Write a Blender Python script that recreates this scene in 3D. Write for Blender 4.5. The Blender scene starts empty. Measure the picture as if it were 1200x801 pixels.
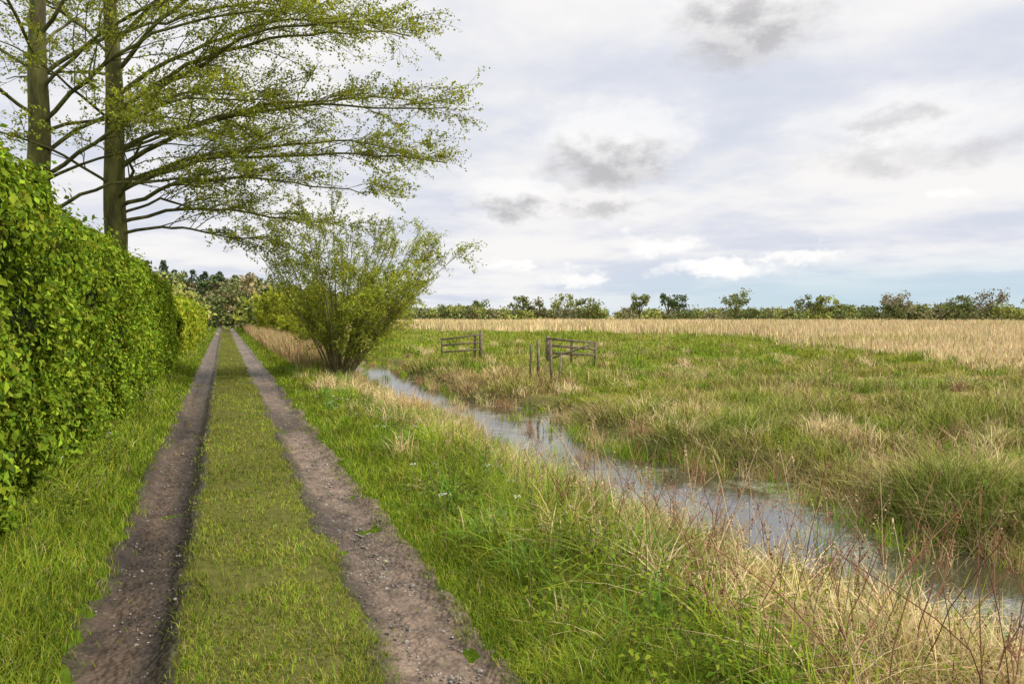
import bpy, math
import numpy as np
from mathutils import Vector
R = np.random.default_rng(7)
scene = bpy.context.scene
rad = math.radians

# ------------------------------------------------------------ helpers
def hsh(ix, iy, iz, seed):
    n = (ix*374761393 + iy*668265263 + iz*1103515245 + seed*69069+12345) & 0xffffffff
    n = ((n ^ (n >> 13))*1274126177) & 0xffffffff
    return ((n ^ (n >> 16)) & 0xffff)/65535.0
def vn(x, y, z=0.0, seed=0):
    x = np.asarray(x, float); y = np.asarray(y, float)+x*0; flat = np.isscalar(z)
    z = np.asarray(z, float)+x*0
    ix = np.floor(x).astype(np.int64); iy = np.floor(y).astype(np.int64); iz = np.floor(z).astype(np.int64)
    fx = x-ix; fy = y-iy; fz = z-iz
    fx = fx*fx*(3-2*fx); fy = fy*fy*(3-2*fy); fz = fz*fz*(3-2*fz)
    r = 0
    for a in (0, 1):
        for b in (0, 1):
            for c in ((0,) if flat else (0, 1)):
                r = r + hsh(ix+a, iy+b, iz+c, seed)*(fx if a else 1-fx)*(fy if b else 1-fy)*(1 if flat else (fz if c else 1-fz))
    return r
def fbm(x, y, z=0.0, seed=0, o=3):
    s = 0; a = 1; t = 0
    for i in range(o):
        zz = 0 if np.isscalar(z) else np.asarray(z)*2**i
        s = s + a*vn(np.asarray(x)*2**i, np.asarray(y)*2**i, zz, seed+i*17); t += a; a *= .5
    return s/t
def sm(a, b, x):
    t = np.clip((x-a)/(b-a), 0, 1); return t*t*(3-2*t)
def mixc(a, b, f):
    return a*(1-f)[:, None] + b*f[:, None]

def mesh_obj(name, V, tris=None, quads=None, col=None, mat=None, smooth=False, parent=None):
    me = bpy.data.meshes.new(name)
    V = np.ascontiguousarray(V, dtype=np.float32).reshape(-1, 3)
    nt = 0 if tris is None else len(tris); nq = 0 if quads is None else len(quads)
    me.vertices.add(len(V)); me.vertices.foreach_set('co', V.ravel())
    L = []
    if nt: L.append(np.asarray(tris).ravel())
    if nq: L.append(np.asarray(quads).ravel())
    L = np.concatenate(L).astype(np.int32)
    me.loops.add(len(L)); me.loops.foreach_set('vertex_index', L)
    st = np.concatenate([np.arange(nt)*3, nt*3+np.arange(nq)*4]).astype(np.int32)
    me.polygons.add(nt+nq); me.polygons.foreach_set('loop_start', st)
    if smooth: me.polygons.foreach_set('use_smooth', np.ones(nt+nq, bool))
    me.update(calc_edges=True)
    if col is not None:
        at = me.color_attributes.new('Col', 'FLOAT_COLOR', 'POINT')
        c = np.ones((len(V), 4), np.float32); c[:, :3] = col
        at.data.foreach_set('color', c.ravel())
    if mat: me.materials.append(mat)
    ob = bpy.data.objects.new(name, me); scene.collection.objects.link(ob)
    if parent: ob.parent = parent
    return ob

def blades(P, h, w, bend, col, tipcol=None, az=None):
    n = len(P)
    if az is None: az = R.uniform(0, 2*np.pi, n)
    d = np.stack([np.cos(az), np.sin(az), np.zeros(n)], 1)
    fa = R.uniform(0, 2*np.pi, n); s = np.stack([np.cos(fa), np.sin(fa), np.zeros(n)], 1)
    V = np.zeros((n, 5, 3)); C = np.zeros((n, 5, 3))
    if tipcol is None: tipcol = col*1.15
    k = 0
    for t in (0, .55, 1.0):
        p = P + d*(h*bend*t*t)[:, None]
        p[:, 2] += h*t*(1-.38*np.minimum(bend, 1.5)*t)
        ww = (w*(1-t**1.7)*.5)[:, None]
        if t < 1:
            V[:, k] = p-s*ww; V[:, k+1] = p+s*ww
            C[:, k] = C[:, k+1] = col*(1-t)+tipcol*t; k += 2
        else:
            V[:, 4] = p; C[:, 4] = tipcol
    b = (np.arange(n)*5)[:, None]
    return V.reshape(-1, 3), b+[2, 3, 4], b+[0, 1, 3, 2], C.reshape(-1, 3)
def blades_hi(P, h, w, bend, col, tipcol):
    n = len(P); az = R.uniform(0, 2*np.pi, n)
    d = np.stack([np.cos(az), np.sin(az), np.zeros(n)], 1)
    fa = az+np.pi/2+R.normal(0, .5, n); s = np.stack([np.cos(fa), np.sin(fa), np.zeros(n)], 1)
    ts = np.array([0, .25, .5, .72, .9]); V = np.zeros((n, 11, 3)); C = np.zeros((n, 11, 3))
    for k, t in enumerate([*ts, 1.0]):
        p = P + d*(h*bend*t**2.2)[:, None]; p[:, 2] += h*(t-.45*np.minimum(bend, 1.6)*t**2.6)
        ww = (w*(1-t**2.2)*.5)[:, None]
        if t < 1:
            V[:, 2*k] = p-s*ww; V[:, 2*k+1] = p+s*ww; C[:, 2*k] = C[:, 2*k+1] = col*(1-t)+tipcol*t
        else: V[:, 10] = p; C[:, 10] = tipcol
    b = (np.arange(n)*11)[:, None]
    return V.reshape(-1, 3), b+[8, 9, 10], np.concatenate([b+[2*k, 2*k+1, 2*k+3, 2*k+2] for k in range(4)]), C.reshape(-1, 3)

def leaves(P, N, size, asp, col):
    n = len(P); N = N/np.linalg.norm(N, axis=1, keepdims=True)
    r = R.normal(size=(n, 3)); a = np.cross(N, r); a /= np.linalg.norm(a, axis=1, keepdims=True)+1e-9
    b = np.cross(N, a); s = size[:, None]
    V = np.stack([P-a*s, P+b*s*asp+N*s*.25, P+a*s, P-b*s*asp+N*s*.25], 1)
    C = np.repeat(col[:, None, :], 4, 1)
    i = (np.arange(n)*4)[:, None]
    return V.reshape(-1, 3), np.concatenate([i+[0, 1, 2], i+[0, 2, 3]]), C.reshape(-1, 3)

class Tubes:
    def __init__(s): s.V = []; s.Q = []; s.n = 0; s.C = []
    def add(s, pts, r, k=5, col=None):
        pts = np.asarray(pts, float); m = len(pts); r = np.asarray(r, float)
        t = np.gradient(pts, axis=0); t /= np.linalg.norm(t, axis=1, keepdims=True)+1e-9
        ref = np.array([0, 0, 1.]) if abs(t[:, 2]).mean() < .8 else np.array([1., 0, 0])
        u = np.cross(t, ref); u /= np.linalg.norm(u, axis=1, keepdims=True)+1e-9
        v = np.cross(t, u)
        an = np.arange(k)*2*np.pi/k
        ring = pts[:, None]+r[:, None, None]*(np.cos(an)[None, :, None]*u[:, None]+np.sin(an)[None, :, None]*v[:, None])
        s.V.append(ring.reshape(-1, 3))
        i = np.arange(m-1)[:, None]*k; j = np.arange(k)[None]; j2 = (j+1) % k
        q = np.stack([i+j, i+j2, i+k+j2, i+k+j], -1).reshape(-1, 4)+s.n
        s.Q.append(q); s.n += m*k
        if col is not None: s.C.append(np.tile(np.array(col), (m*k, 1)))
    def obj(s, name, mat, parent=None):
        return mesh_obj(name, np.concatenate(s.V), quads=np.concatenate(s.Q), mat=mat, smooth=True, parent=parent,
                        col=np.concatenate(s.C) if s.C else None)

def empty(name, loc=(0, 0, 0)):
    e = bpy.data.objects.new(name, None); scene.collection.objects.link(e); return e

# ------------------------------------------------------------ materials
def newmat(name):
    m = bpy.data.materials.new(name); m.use_nodes = True
    nt = m.node_tree; nt.nodes.clear()
    return m, nt, nt.nodes, nt.links
def veg_mat(name, trans=.35, upn=.7):
    m, nt, N, L = newmat(name)
    out = N.new('ShaderNodeOutputMaterial'); at = N.new('ShaderNodeAttribute'); at.attribute_name = 'Col'
    p = N.new('ShaderNodeBsdfDiffuse'); g = N.new('ShaderNodeNewGeometry')
    L.new(at.outputs['Color'], p.inputs['Color'])
    ad = N.new('ShaderNodeVectorMath'); ad.operation = 'ADD'; ad.inputs[1].default_value = (0, 0, upn)
    no = N.new('ShaderNodeVectorMath'); no.operation = 'NORMALIZE'
    L.new(g.outputs['Normal'], ad.inputs[0]); L.new(ad.outputs[0], no.inputs[0]); L.new(no.outputs[0], p.inputs['Normal'])
    if trans <= 0:
        L.new(p.outputs[0], out.inputs[0]); return m
    tr = N.new('ShaderNodeBsdfTranslucent'); mx = N.new('ShaderNodeMixShader'); mx.inputs[0].default_value = trans
    ht = N.new('ShaderNodeVectorMath'); ht.operation = 'MULTIPLY'; ht.inputs[1].default_value = (1.3, 1.2, .6)
    L.new(at.outputs['Color'], ht.inputs[0]); L.new(ht.outputs[0], tr.inputs['Color'])
    L.new(p.outputs[0], mx.inputs[1]); L.new(tr.outputs[0], mx.inputs[2]); L.new(mx.outputs[0], out.inputs[0])
    return m
def noise_mat(name, c1, c2, scale=5, rough=.9, bump=.3, c3=None, bscale=None, stretch=(1, 1, 1), bdist=.02):
    m, nt, N, L = newmat(name)
    out = N.new('ShaderNodeOutputMaterial'); p = N.new('ShaderNodeBsdfPrincipled')
    p.inputs['Roughness'].default_value = rough; p.inputs['Specular IOR Level'].default_value = .2
    g = N.new('ShaderNodeNewGeometry'); mp = N.new('ShaderNodeMapping'); mp.inputs['Scale'].default_value = stretch
    L.new(g.outputs['Position'], mp.inputs[0])
    nz = N.new('ShaderNodeTexNoise'); nz.inputs['Scale'].default_value = scale; nz.inputs['Detail'].default_value = 4
    nz.inputs['Roughness'].default_value = .65
    L.new(mp.outputs[0], nz.inputs['Vector'])
    cr = N.new('ShaderNodeValToRGB'); e = cr.color_ramp.elements
    e[0].position = .35; e[0].color = (*c1, 1); e[1].position = .65; e[1].color = (*c2, 1)
    if c3: x = e.new(.5); x.color = (*c3, 1)
    L.new(nz.outputs[0], cr.inputs[0]); L.new(cr.outputs[0], p.inputs['Base Color'])
    n2 = N.new('ShaderNodeTexNoise'); n2.inputs['Scale'].default_value = bscale or scale*4; n2.inputs['Detail'].default_value = 3
    L.new(mp.outputs[0], n2.inputs['Vector'])
    b = N.new('ShaderNodeBump'); b.inputs['Strength'].default_value = bump; b.inputs['Distance'].default_value = bdist
    L.new(n2.outputs[0], b.inputs['Height']); L.new(b.outputs[0], p.inputs['Normal'])
    L.new(p.outputs[0], out.inputs[0])
    return m
M_grass = veg_mat('grass_blades', .15, .8)
M_reed = veg_mat('reed_straw', 0, .7)
M_leaf = veg_mat('leaves', .5, .5)
M_hleaf = veg_mat('hedge_leaves', .25, .25)
M_far = veg_mat('far_foliage', 0, .6)
M_bark = noise_mat('mossy_bark', (.07, .062, .032), (.20, .19, .065), 4, bump=.8, c3=(.12, .12, .04), bscale=14, stretch=(1, 1, .3), bdist=.04)
M_stem = noise_mat('willow_bark', (.15, .14, .07), (.28, .25, .12), 6)
M_wood = noise_mat('weathered_wood', (.13, .10, .07), (.29, .24, .17), 8, c3=(.20, .16, .115), bump=.5)

# ------------------------------------------------------------ terrain
PX = [-3000, -60, -1.9, -1.3, -.85, 1.25, 2.3, 3.0, 3.6, 4.02, 4.45, 5.9, 6.25, 6.45, 6.9, 9, 60, 3000]
PZ = [.1, .1, .09, .05, 0, 0, -.05, -.16, -.36, -.56, -.85, -.85, -.56, -.40, -.24, -.3, -.3, -.3]
WZ = -.5
def wob(y): return (vn(y*.22, 3.3, 0, 5)-.5)*.7 + (vn(y*.9, 7.3, 0, 9)-.5)*.45
def widen(y): return .42*(1-sm(7, 17, y)) + (vn(y*.42, 11.3, 0, 15)-.55)*1.15*(1-sm(30, 60, y)) + (vn(y*1.3, 5.3, 0, 19)-.5)*.5
def xp(x, y): return x - wob(y)*sm(2.2, 3.6, x) - widen(y)*sm(4.2, 6.2, x)
def gz(x, y):
    x = np.asarray(x, float); y = np.asarray(y, float)
    z = np.interp(xp(x, y), PX, PZ)
    rut = .085*(1-sm(.12, .30, np.abs(x+.50)))+.055*(1-sm(.13, .30, np.abs(x-.96)))
    far = 1-sm(60, 200, np.hypot(x, y))
    z = z-rut*far
    z = z + far*(fbm(x*.7, y*.7, 0, 21)-.5)*.06 + (fbm(x*.5, y*.5, 0, 33)-.5)*.30*sm(7, 10, x)*far
    return z
G1 = np.array([.14, .225, .02]); G2 = np.array([.265, .28, .036]); DK = np.array([.065, .11, .016])
ST = np.array([.62, .485, .26]); BR = np.array([.31, .20, .105]); LIME = np.array([.275, .34, .032])
def fieldcol(x, y):
    n = len(x); a = fbm(x*.12, y*.12, 0, 51); b = fbm(x*.6, y*.6, 0, 57); r = np.hypot(x, y)
    dry = np.clip((a-.42)*3.2 + (b-.5)*2.6 + .4*sm(11, 28, x)*(1-sm(.35, 1.1, y/np.maximum(x, .1))) - .25*sm(22, 40, r), 0, 1)
    c = mixc(np.tile(G2*.95, (n, 1)), np.tile(np.array([.50, .38, .165]), (n, 1)), dry*.9)
    c = mixc(c, np.tile(G1*1.15, (n, 1)), sm(.46, .62, fbm(x*.3+9, y*.3, 0, 63))*.75)
    c = mixc(c, np.tile(BR*1.05, (n, 1)), sm(.54, .7, fbm(x*.5, y*.5+4, 0, 69))*.65*(1-.6*sm(22, 40, r)))
    return c, dry
def reedmask(x, y):
    r = np.hypot(x, y); az = np.degrees(np.arctan2(x, y))
    th = np.interp(az, [15, 30, 42, 48, 54, 62], [92, 84, 66, 46, 32, 23])
    th = th*(1+.7*(fbm(x*.06, y*.06, 0, 77)-.5))
    return sm(.9, 1.12, r/th)*(x > 9)
def groundcol(x, y):
    n = len(x); X = xp(x, y)
    c = np.tile(G1*.5, (n, 1))
    c = mixc(c, np.tile(np.array([.12, .115, .035]), (n, 1)), ((x > -.3) & (x < .75)).astype(float)*.9)
    c = mixc(c, np.tile(np.array([.12, .09, .055]), (n, 1)), sm(2.6, 3.6, X)*(.5+.5*vn(x*2, y*2, 0, 3)))
    fc, _ = fieldcol(x, y); c = mixc(c, fc*.65, sm(6.3, 7.5, X))
    c = mixc(c, np.tile(ST*.7, (n, 1)), reedmask(x, y))
    c = mixc(c, np.tile(np.array([.03, .028, .02]), (n, 1)), (1-sm(-.62, -.5, gz(x, y))))
    return c
xs = np.concatenate([-np.geomspace(3000, 2.0, 40), np.linspace(-1.9, 1.6, 71), np.arange(1.7, 9, .11), np.arange(9.3, 30, .6), np.geomspace(31, 3000, 50)])
ys = np.concatenate([-np.geomspace(1500, 3.5, 18), np.arange(-3, 20, .12), np.arange(20, 60, .4), np.geomspace(61, 3500, 60)])
XX, YY = np.meshgrid(xs, ys); nx, ny = len(xs), len(ys)
V = np.stack([XX.ravel(), YY.ravel(), gz(XX.ravel(), YY.ravel())], 1)
i = (np.arange(ny-1)[:, None]*nx+np.arange(nx-1)[None]).ravel()
m, nt, N, L = newmat('ground_soil_grass')
out = N.new('ShaderNodeOutputMaterial'); p = N.new('ShaderNodeBsdfDiffuse')
at = N.new('ShaderNodeAttribute'); at.attribute_name = 'Col'; g = N.new('ShaderNodeNewGeometry')
nz = N.new('ShaderNodeTexNoise'); nz.inputs['Scale'].default_value = 14; nz.inputs['Detail'].default_value = 5
L.new(g.outputs['Position'], nz.inputs['Vector'])
mr = N.new('ShaderNodeMapRange'); mr.inputs['To Min'].default_value = .4; mr.inputs['To Max'].default_value = 1.55; L.new(nz.outputs[0], mr.inputs[0])
sc = N.new('ShaderNodeVectorMath'); sc.operation = 'SCALE'; L.new(at.outputs['Color'], sc.inputs[0]); L.new(mr.outputs[0], sc.inputs['Scale'])
L.new(sc.outputs[0], p.inputs['Color']); L.new(p.outputs[0], out.inputs[0])
mesh_obj('ground', V, quads=np.stack([i, i+1, i+nx+1, i+nx], 1), col=groundcol(V[:, 0], V[:, 1]), mat=m, smooth=True)

# water
wm, nt, N, L = newmat('ditch_water')
out = N.new('ShaderNodeOutputMaterial'); g = N.new('ShaderNodeNewGeometry')
df = N.new('ShaderNodeBsdfDiffuse'); gl = N.new('ShaderNodeBsdfGlossy'); gl.inputs['Roughness'].default_value = .05
gl.inputs['Color'].default_value = (.97, .97, .98, 1)
df.inputs['Color'].default_value = (.06, .052, .03, 1)
fr = N.new('ShaderNodeFresnel'); fr.inputs['IOR'].default_value = 4.0
mx = N.new('ShaderNodeMixShader'); L.new(fr.outputs[0], mx.inputs[0]); L.new(df.outputs[0], mx.inputs[1]); L.new(gl.outputs[0], mx.inputs[2])
n1 = N.new('ShaderNodeTexNoise'); n1.inputs['Scale'].default_value = 3.5; n1.inputs['Detail'].default_value = 3; L.new(g.outputs['Position'], n1.inputs['Vector'])
bp = N.new('ShaderNodeBump'); bp.inputs['Strength'].default_value = .12; bp.inputs['Distance'].default_value = .03
L.new(n1.outputs[0], bp.inputs['Height']); L.new(bp.outputs[0], gl.inputs['Normal'])
n2 = N.new('ShaderNodeTexNoise'); n2.inputs['Scale'].default_value = .9; n2.inputs['Detail'].default_value = 8; n2.inputs['Roughness'].default_value = .8
L.new(g.outputs['Position'], n2.inputs['Vector'])
cr = N.new('ShaderNodeValToRGB'); e = cr.color_ramp.elements; e[0].position = .50; e[0].color = (0, 0, 0, 1); e[1].position = .60; e[1].color = (.6, .6, .6, 1)
L.new(n2.outputs[0], cr.inputs[0])
d2 = N.new('ShaderNodeBsdfDiffuse'); c2 = N.new('ShaderNodeValToRGB'); e = c2.color_ramp.elements
e[0].position = .4; e[0].color = (.13, .14, .06, 1); e[1].position = .62; e[1].color = (.42, .42, .33, 1)
n3 = N.new('ShaderNodeTexNoise'); n3.inputs['Scale'].default_value = 30; n3.inputs['Detail'].default_value = 4; L.new(g.outputs['Position'], n3.inputs['Vector'])
L.new(n3.outputs[0], c2.inputs[0]); L.new(c2.outputs[0], d2.inputs['Color'])
m2 = N.new('ShaderNodeMixShader'); L.new(cr.outputs[0], m2.inputs[0]); L.new(mx.outputs[0], m2.inputs[1]); L.new(d2.outputs[0], m2.inputs[2])
L.new(m2.outputs[0], out.inputs[0])
yy = np.concatenate([[-40], np.arange(-10, 90, 2.), [150, 300]])
V = np.concatenate([np.stack([np.full(len(yy), a), yy, np.full(len(yy), WZ)], 1) for a in (3.1, 7.9)])
k = len(yy); i = np.arange(k-1)
mesh_obj('ditch_water', V, quads=np.stack([i, i+k, i+k+1, i+1], 1), mat=wm)

# dirt track (two ruts)
tm, nt, N, L = newmat('dirt_track')
out = N.new('ShaderNodeOutputMaterial'); p = N.new('ShaderNodeBsdfPrincipled'); p.inputs['Roughness'].default_value = .6; p.inputs['Specular IOR Level'].default_value = .3
at = N.new('ShaderNodeAttribute'); at.attribute_name = 'Col'; g = N.new('ShaderNodeNewGeometry')
n1 = N.new('ShaderNodeTexNoise'); n1.inputs['Scale'].default_value = 8; n1.inputs['Detail'].default_value = 9; n1.inputs['Roughness'].default_value = .72
L.new(g.outputs['Position'], n1.inputs['Vector'])
cr = N.new('ShaderNodeMapRange'); cr.inputs['From Min'].default_value = .3; cr.inputs['From Max'].default_value = .7; cr.inputs['To Min'].default_value = .3; cr.inputs['To Max'].default_value = 1.7
L.new(n1.outputs[0], cr.inputs[0])
vo = N.new('ShaderNodeTexVoronoi'); vo.inputs['Scale'].default_value = 30; L.new(g.outputs['Position'], vo.inputs['Vector'])
vr = N.new('ShaderNodeMapRange'); vr.inputs['From Min'].default_value = .12; vr.inputs['From Max'].default_value = .3; vr.inputs['To Min'].default_value = 1.4; vr.inputs['To Max'].default_value = .93
L.new(vo.outputs['Distance'], vr.inputs[0])
mu = N.new('ShaderNodeMath'); mu.operation = 'MULTIPLY'; L.new(cr.outputs[0], mu.inputs[0]); L.new(vr.outputs[0], mu.inputs[1])
sc = N.new('ShaderNodeVectorMath'); sc.operation = 'SCALE'; L.new(at.outputs['Color'], sc.inputs[0]); L.new(mu.outputs[0], sc.inputs['Scale'])
L.new(sc.outputs[0], p.inputs['Base Color'])
hb = N.new('ShaderNodeMath'); hb.operation = 'SUBTRACT'; L.new(n1.outputs[0], hb.inputs[0]); L.new(vo.outputs['Distance'], hb.inputs[1])
bp = N.new('ShaderNodeBump'); bp.inputs['Strength'].default_value = .9; bp.inputs['Distance'].default_value = .02
L.new(hb.outputs[0], bp.inputs['Height']); L.new(bp.outputs[0], p.inputs['Normal']); L.new(p.outputs[0], out.inputs[0])
VV = []; QQ = []; CC = []; off = 0
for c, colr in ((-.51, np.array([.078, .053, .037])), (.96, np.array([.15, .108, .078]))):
    tx = np.linspace(-.40, .40, 41); ty = np.concatenate([np.arange(-4, 14, .04), np.arange(14, 50, .25), np.geomspace(50, 240, 50)])
    A, B = np.meshgrid(tx, ty); a = A.ravel(); b = B.ravel()
    edge = np.abs(a)+(fbm(a*3+c, b*1.6, 0, 91)-.5)*.20+(vn(a*22, b*16, 0, 92)-.5)*.06
    z = gz(c+a, b)+.014-.05*sm(.22, .40, edge)+(fbm((a+c)*7, b*4, 0, 95)-.5)*.045*(1-sm(20, 50, b))
    VV.append(np.stack([c+a, b, z], 1)); i = (np.arange(len(ty)-1)[:, None]*41+np.arange(40)[None]).ravel()+off
    QQ.append(np.stack([i, i+1, i+42, i+41], 1)); off += len(a)
    f = fbm(a*3, b*.7, 0, 99); cc = mixc(np.tile(colr*.55, (len(a), 1)), np.tile(colr*1.4, (len(a), 1)), sm(.3, .7, f))
    if c < 0: cc = mixc(cc, np.tile(np.array([.028, .021, .016]), (len(a), 1)), sm(.02, .2, a+(f-.5)*.25)*.85)   # mud colour darkens towards the centre strip
    else: cc = mixc(cc, np.tile(np.array([.055, .04, .03]), (len(a), 1)), (1-sm(-.26, -.12, a+(f-.5)*.2))*.7)
    cc = mixc(cc, np.tile(np.array([.08, .075, .03]), (len(a), 1)), sm(.20, .31, edge)*.8)
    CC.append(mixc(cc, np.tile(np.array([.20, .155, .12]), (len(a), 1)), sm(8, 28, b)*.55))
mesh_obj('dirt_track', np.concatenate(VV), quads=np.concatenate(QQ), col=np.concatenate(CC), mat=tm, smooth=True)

# gravel on ruts
n = 5200
y = np.exp(R.uniform(np.log(2.2), np.log(30), n)); rt = R.random(n) < .2
x = np.where(rt, -.51, .98)+np.clip(R.normal(0, .11, n), -.25, .25); s = R.uniform(.004, .011, n)*(1+1.2*(R.random(n) < .06))
oc = np.array([[1, 0, 0], [0, 1, 0], [-1, 0, 0], [0, -1, 0], [0, 0, .6], [0, 0, -.6]])
P = np.stack([x, y, gz(x, y)+.014], 1)
V = P[:, None]+oc[None]*s[:, None, None]*R.uniform(.6, 1.3, (n, 6, 1))
f = np.array([[0, 1, 4], [1, 2, 4], [2, 3, 4], [3, 0, 4], [1, 0, 5], [2, 1, 5], [3, 2, 5], [0, 3, 5]])
T = ((np.arange(n)*6)[:, None, None]+f[None]).reshape(-1, 3)
gc = np.repeat((R.uniform(.14, .42, n)[:, None]*np.array([1, .9, .8])), 6, 0)
mesh_obj('gravel', V.reshape(-1, 3), tris=T, col=gc, mat=tm, smooth=True)

# ------------------------------------------------------------ grasses
def polar(n, r0, r1, a0, a1):
    r = np.exp(R.uniform(np.log(r0), np.log(r1), n)); a = np.radians(R.uniform(a0, a1, n))
    return r*np.sin(a), r*np.cos(a), r
def pick(cols, w, n):
    idx = R.choice(len(cols), n, p=np.array(w)/sum(w)); return np.array(cols)[idx]
def jit(c, s=.25): return c*R.uniform(1-s, 1+s, (len(c), 1))*(1+R.normal(0, .06, c.shape))

# short grass strips
x, y, r = polar(400000, 1.6, 70, -20, 42)
e = (fbm(x*3, y*1.6, 0, 91)-.5)*.2+R.normal(0, .04, len(x))
k = ((x > -.28+e) & (x < .74+e)) | ((x > -1.75) & (x < -.76+e)) | ((x > 1.17+e) & (x < 2.5))
k |= (R.random(len(x)) < .02) & (x > -1) & (x < 1.3)
bare = fbm(x*2.6, y*1.5, 0, 105)
k &= ~((x > -.3) & (x < .75) & (bare < .38) & (R.random(len(x)) < .8))
x, y, r = x[k], y[k], r[k]; n = len(x)
cen = (x > -.4) & (x < .9)
h = np.where(cen, R.uniform(.02, .066, n)*(.3+1.6*fbm(x*3, y*2.2, 0, 111)),
    np.where(x < 0, .05+.26*sm(-.8, -1.4, x)*R.random(n)+.03, .055+.34*sm(1.15, 2.1, x)*(.3+R.random(n)*.7)*(.1+1.8*fbm(x*2.2, y*1.8, 0, 113))))
w = R.uniform(.0035, .007, n)*np.maximum(1, r/5)**.8
c = pick([G1, G2, LIME*.95, DK, ST*.7], [4.4, 3, 2.8, 1.2, .5], n)
cc = pick([G2*.9, G1*1.0, LIME*.95, np.array([.31, .245, .11]), DK], [3.6, 3.4, 3.0, 1.8, .8], n)
c = np.where(cen[:, None], cc, c); pt = fbm(x*2.6, y*1.5, 0, 117)[:, None]
c = jit(c, .3)*(.42+1.1*pt)
P = np.stack([x, y, gz(x, y)-.005], 1)
V, T, Q, C = blades(P, h, w, R.uniform(.2, 1.1, n), c*.9, c*1.2)
mesh_obj('short_grass', V, T, Q, C, M_grass)

# bank grass
x, y, r = polar(420000, 1.5, 80, -2, 70)
X = xp(x, y); k = (X > 2.0) & (X < 4.05) & (R.random(len(x)) < sm(2.0, 2.7, X)+.15)
x, y, r, X = x[k], y[k], r[k], X[k]; n = len(x)
cl = fbm(x*1.8, y*1.8, 0, 121); cl2 = fbm(x*.9, y*.8, 0, 127)
h = (.10+.46*sm(.32, .72, cl)*sm(2.0, 2.9, X))*R.uniform(.4, 1.2, n)*(1-.3*sm(3.1, 4.05, X))
dry = sm(.42, .66, cl2+.22*sm(2.4, 3.4, X)-.01+(R.random(n)-.5)*.4)
c = mixc(pick([G1, G2, LIME*.9, DK], [5, 2.5, 2.5, 1.3], n), pick([ST, ST*.7, BR, ST*1.15], [4, 3, 2.8, 1], n), (dry > .5).astype(float))
w = R.uniform(.004, .009, n)*np.maximum(1, r/6)**.8
P = np.stack([x, y, gz(x, y)-.01], 1)
V, T, Q, C = blades(P, h, w, R.uniform(.2, 1.3, n), jit(c, .4)*.85, jit(c, .4)*1.15)
mesh_obj('bank_grass', V, T, Q, C, M_grass)

# sedge clumps with long arching leaves
def clumps(name, n0, xr, yr, per, hr, hprof, cols, wts, wd=(.006, .013), bend=(.15, 1.25), spread=.07):
    y0 = np.exp(R.uniform(np.log(yr[0]), np.log(yr[1]), n0)); x0 = R.uniform(*xr, n0)
    x = np.repeat(x0, per)+R.normal(0, spread, n0*per); y = np.repeat(y0, per)+R.normal(0, spread, n0*per); n = len(x)
    hs = np.repeat(R.uniform(*hr, n0)*np.interp(x0, *hprof), per); col0 = np.repeat(pick(cols, wts, n0), per, 0)
    r = np.hypot(x, y); P = np.stack([x, y, gz(x, y)-.01], 1)
    V, T, Q, C = blades_hi(P, hs*R.uniform(.5, 1.15, n), R.uniform(*wd, n)*np.maximum(1, r/8)**.7, R.uniform(*bend, n), jit(col0), jit(col0)*1.2)
    mesh_obj(name, V, T, Q, C, M_grass)
clumps('sedge_clumps', 430, (1.7, 3.9), (1.8, 28), 60, (.26, .66), ([1.7, 2.5, 3.1, 3.9], [.6, 1.05, .95, .7]), [G1*1.15, G2, np.array([.13, .25, .04]), LIME*1.0, ST], [4, 2, 3.4, 2.4, 2.5])
clumps('dry_grass_clumps', 240, (2.3, 3.95), (1.7, 18), 52, (.3, .76), ([2.3, 3.1, 3.95], [.7, 1, .75]), [ST, ST*1.2, ST*.75, BR*1.4], [4, 3, 2, 2.6], wd=(.004, .009), bend=(.1, 1.6), spread=.1)

# marsh grass beyond the ditch
x, y, r = polar(360000, 5.5, 110, 8, 68)
X = xp(x, y); k = (X > 6.2); rm = reedmask(x, y); k &= R.random(len(x)) > rm*.9
x, y, r, X = x[k], y[k], r[k], X[k]; n = len(x)
fc, dry = fieldcol(x, y); t = fbm(x*1.0, y*1.0, 0, 131); t2 = fbm(x*.25, y*.25, 0, 137)
h = (.07+.42*sm(.36, .72, t))*R.uniform(.35, 1.3, n)*(.65+.7*t2); bank = 1-sm(6.3, 7.5, X)
h *= 1-.1*bank
fr_ = sm(22, 40, r)[:, None]
alt = pick([G1, G2, ST, BR, LIME*.9, DK, ST*1.2], [2.6, 3, 2.2, 2.2, 2.2, .7, .6], n)
alt2 = pick([G1*1.1, G2, LIME, ST*.8], [3, 3, 3, 1.2], n); alt = alt*(1-fr_)+alt2*fr_
c = mixc(fc, alt, R.uniform(0, .95, n)); c = mixc(c, pick([ST*.8, BR*.9], [1.3, 1], n), bank*(R.random(n) < .65)*.9)
tus = sm(.60, .70, fbm(x*.45+3, y*.45, 0, 141)); c = mixc(c, np.tile(G1*.95, (n, 1)), tus*.7*(R.random(n) < .75)); h *= 1+.35*tus
az = np.where(R.random(n) < bank*.6, np.pi+R.normal(0, .6, n), R.uniform(0, 6.28, n))
w = R.uniform(.006, .012, n)*np.maximum(1, r/7)**.85
P = np.stack([x, y, gz(x, y)-.02], 1)
V, T, Q, C = blades(P, h, w, R.uniform(.15, 1.2, n)+bank*.2, jit(c, .4)*.85, jit(c, .35)*1.2, az)
mesh_obj('marsh_grass', V, T, Q, C, M_reed)
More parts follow.
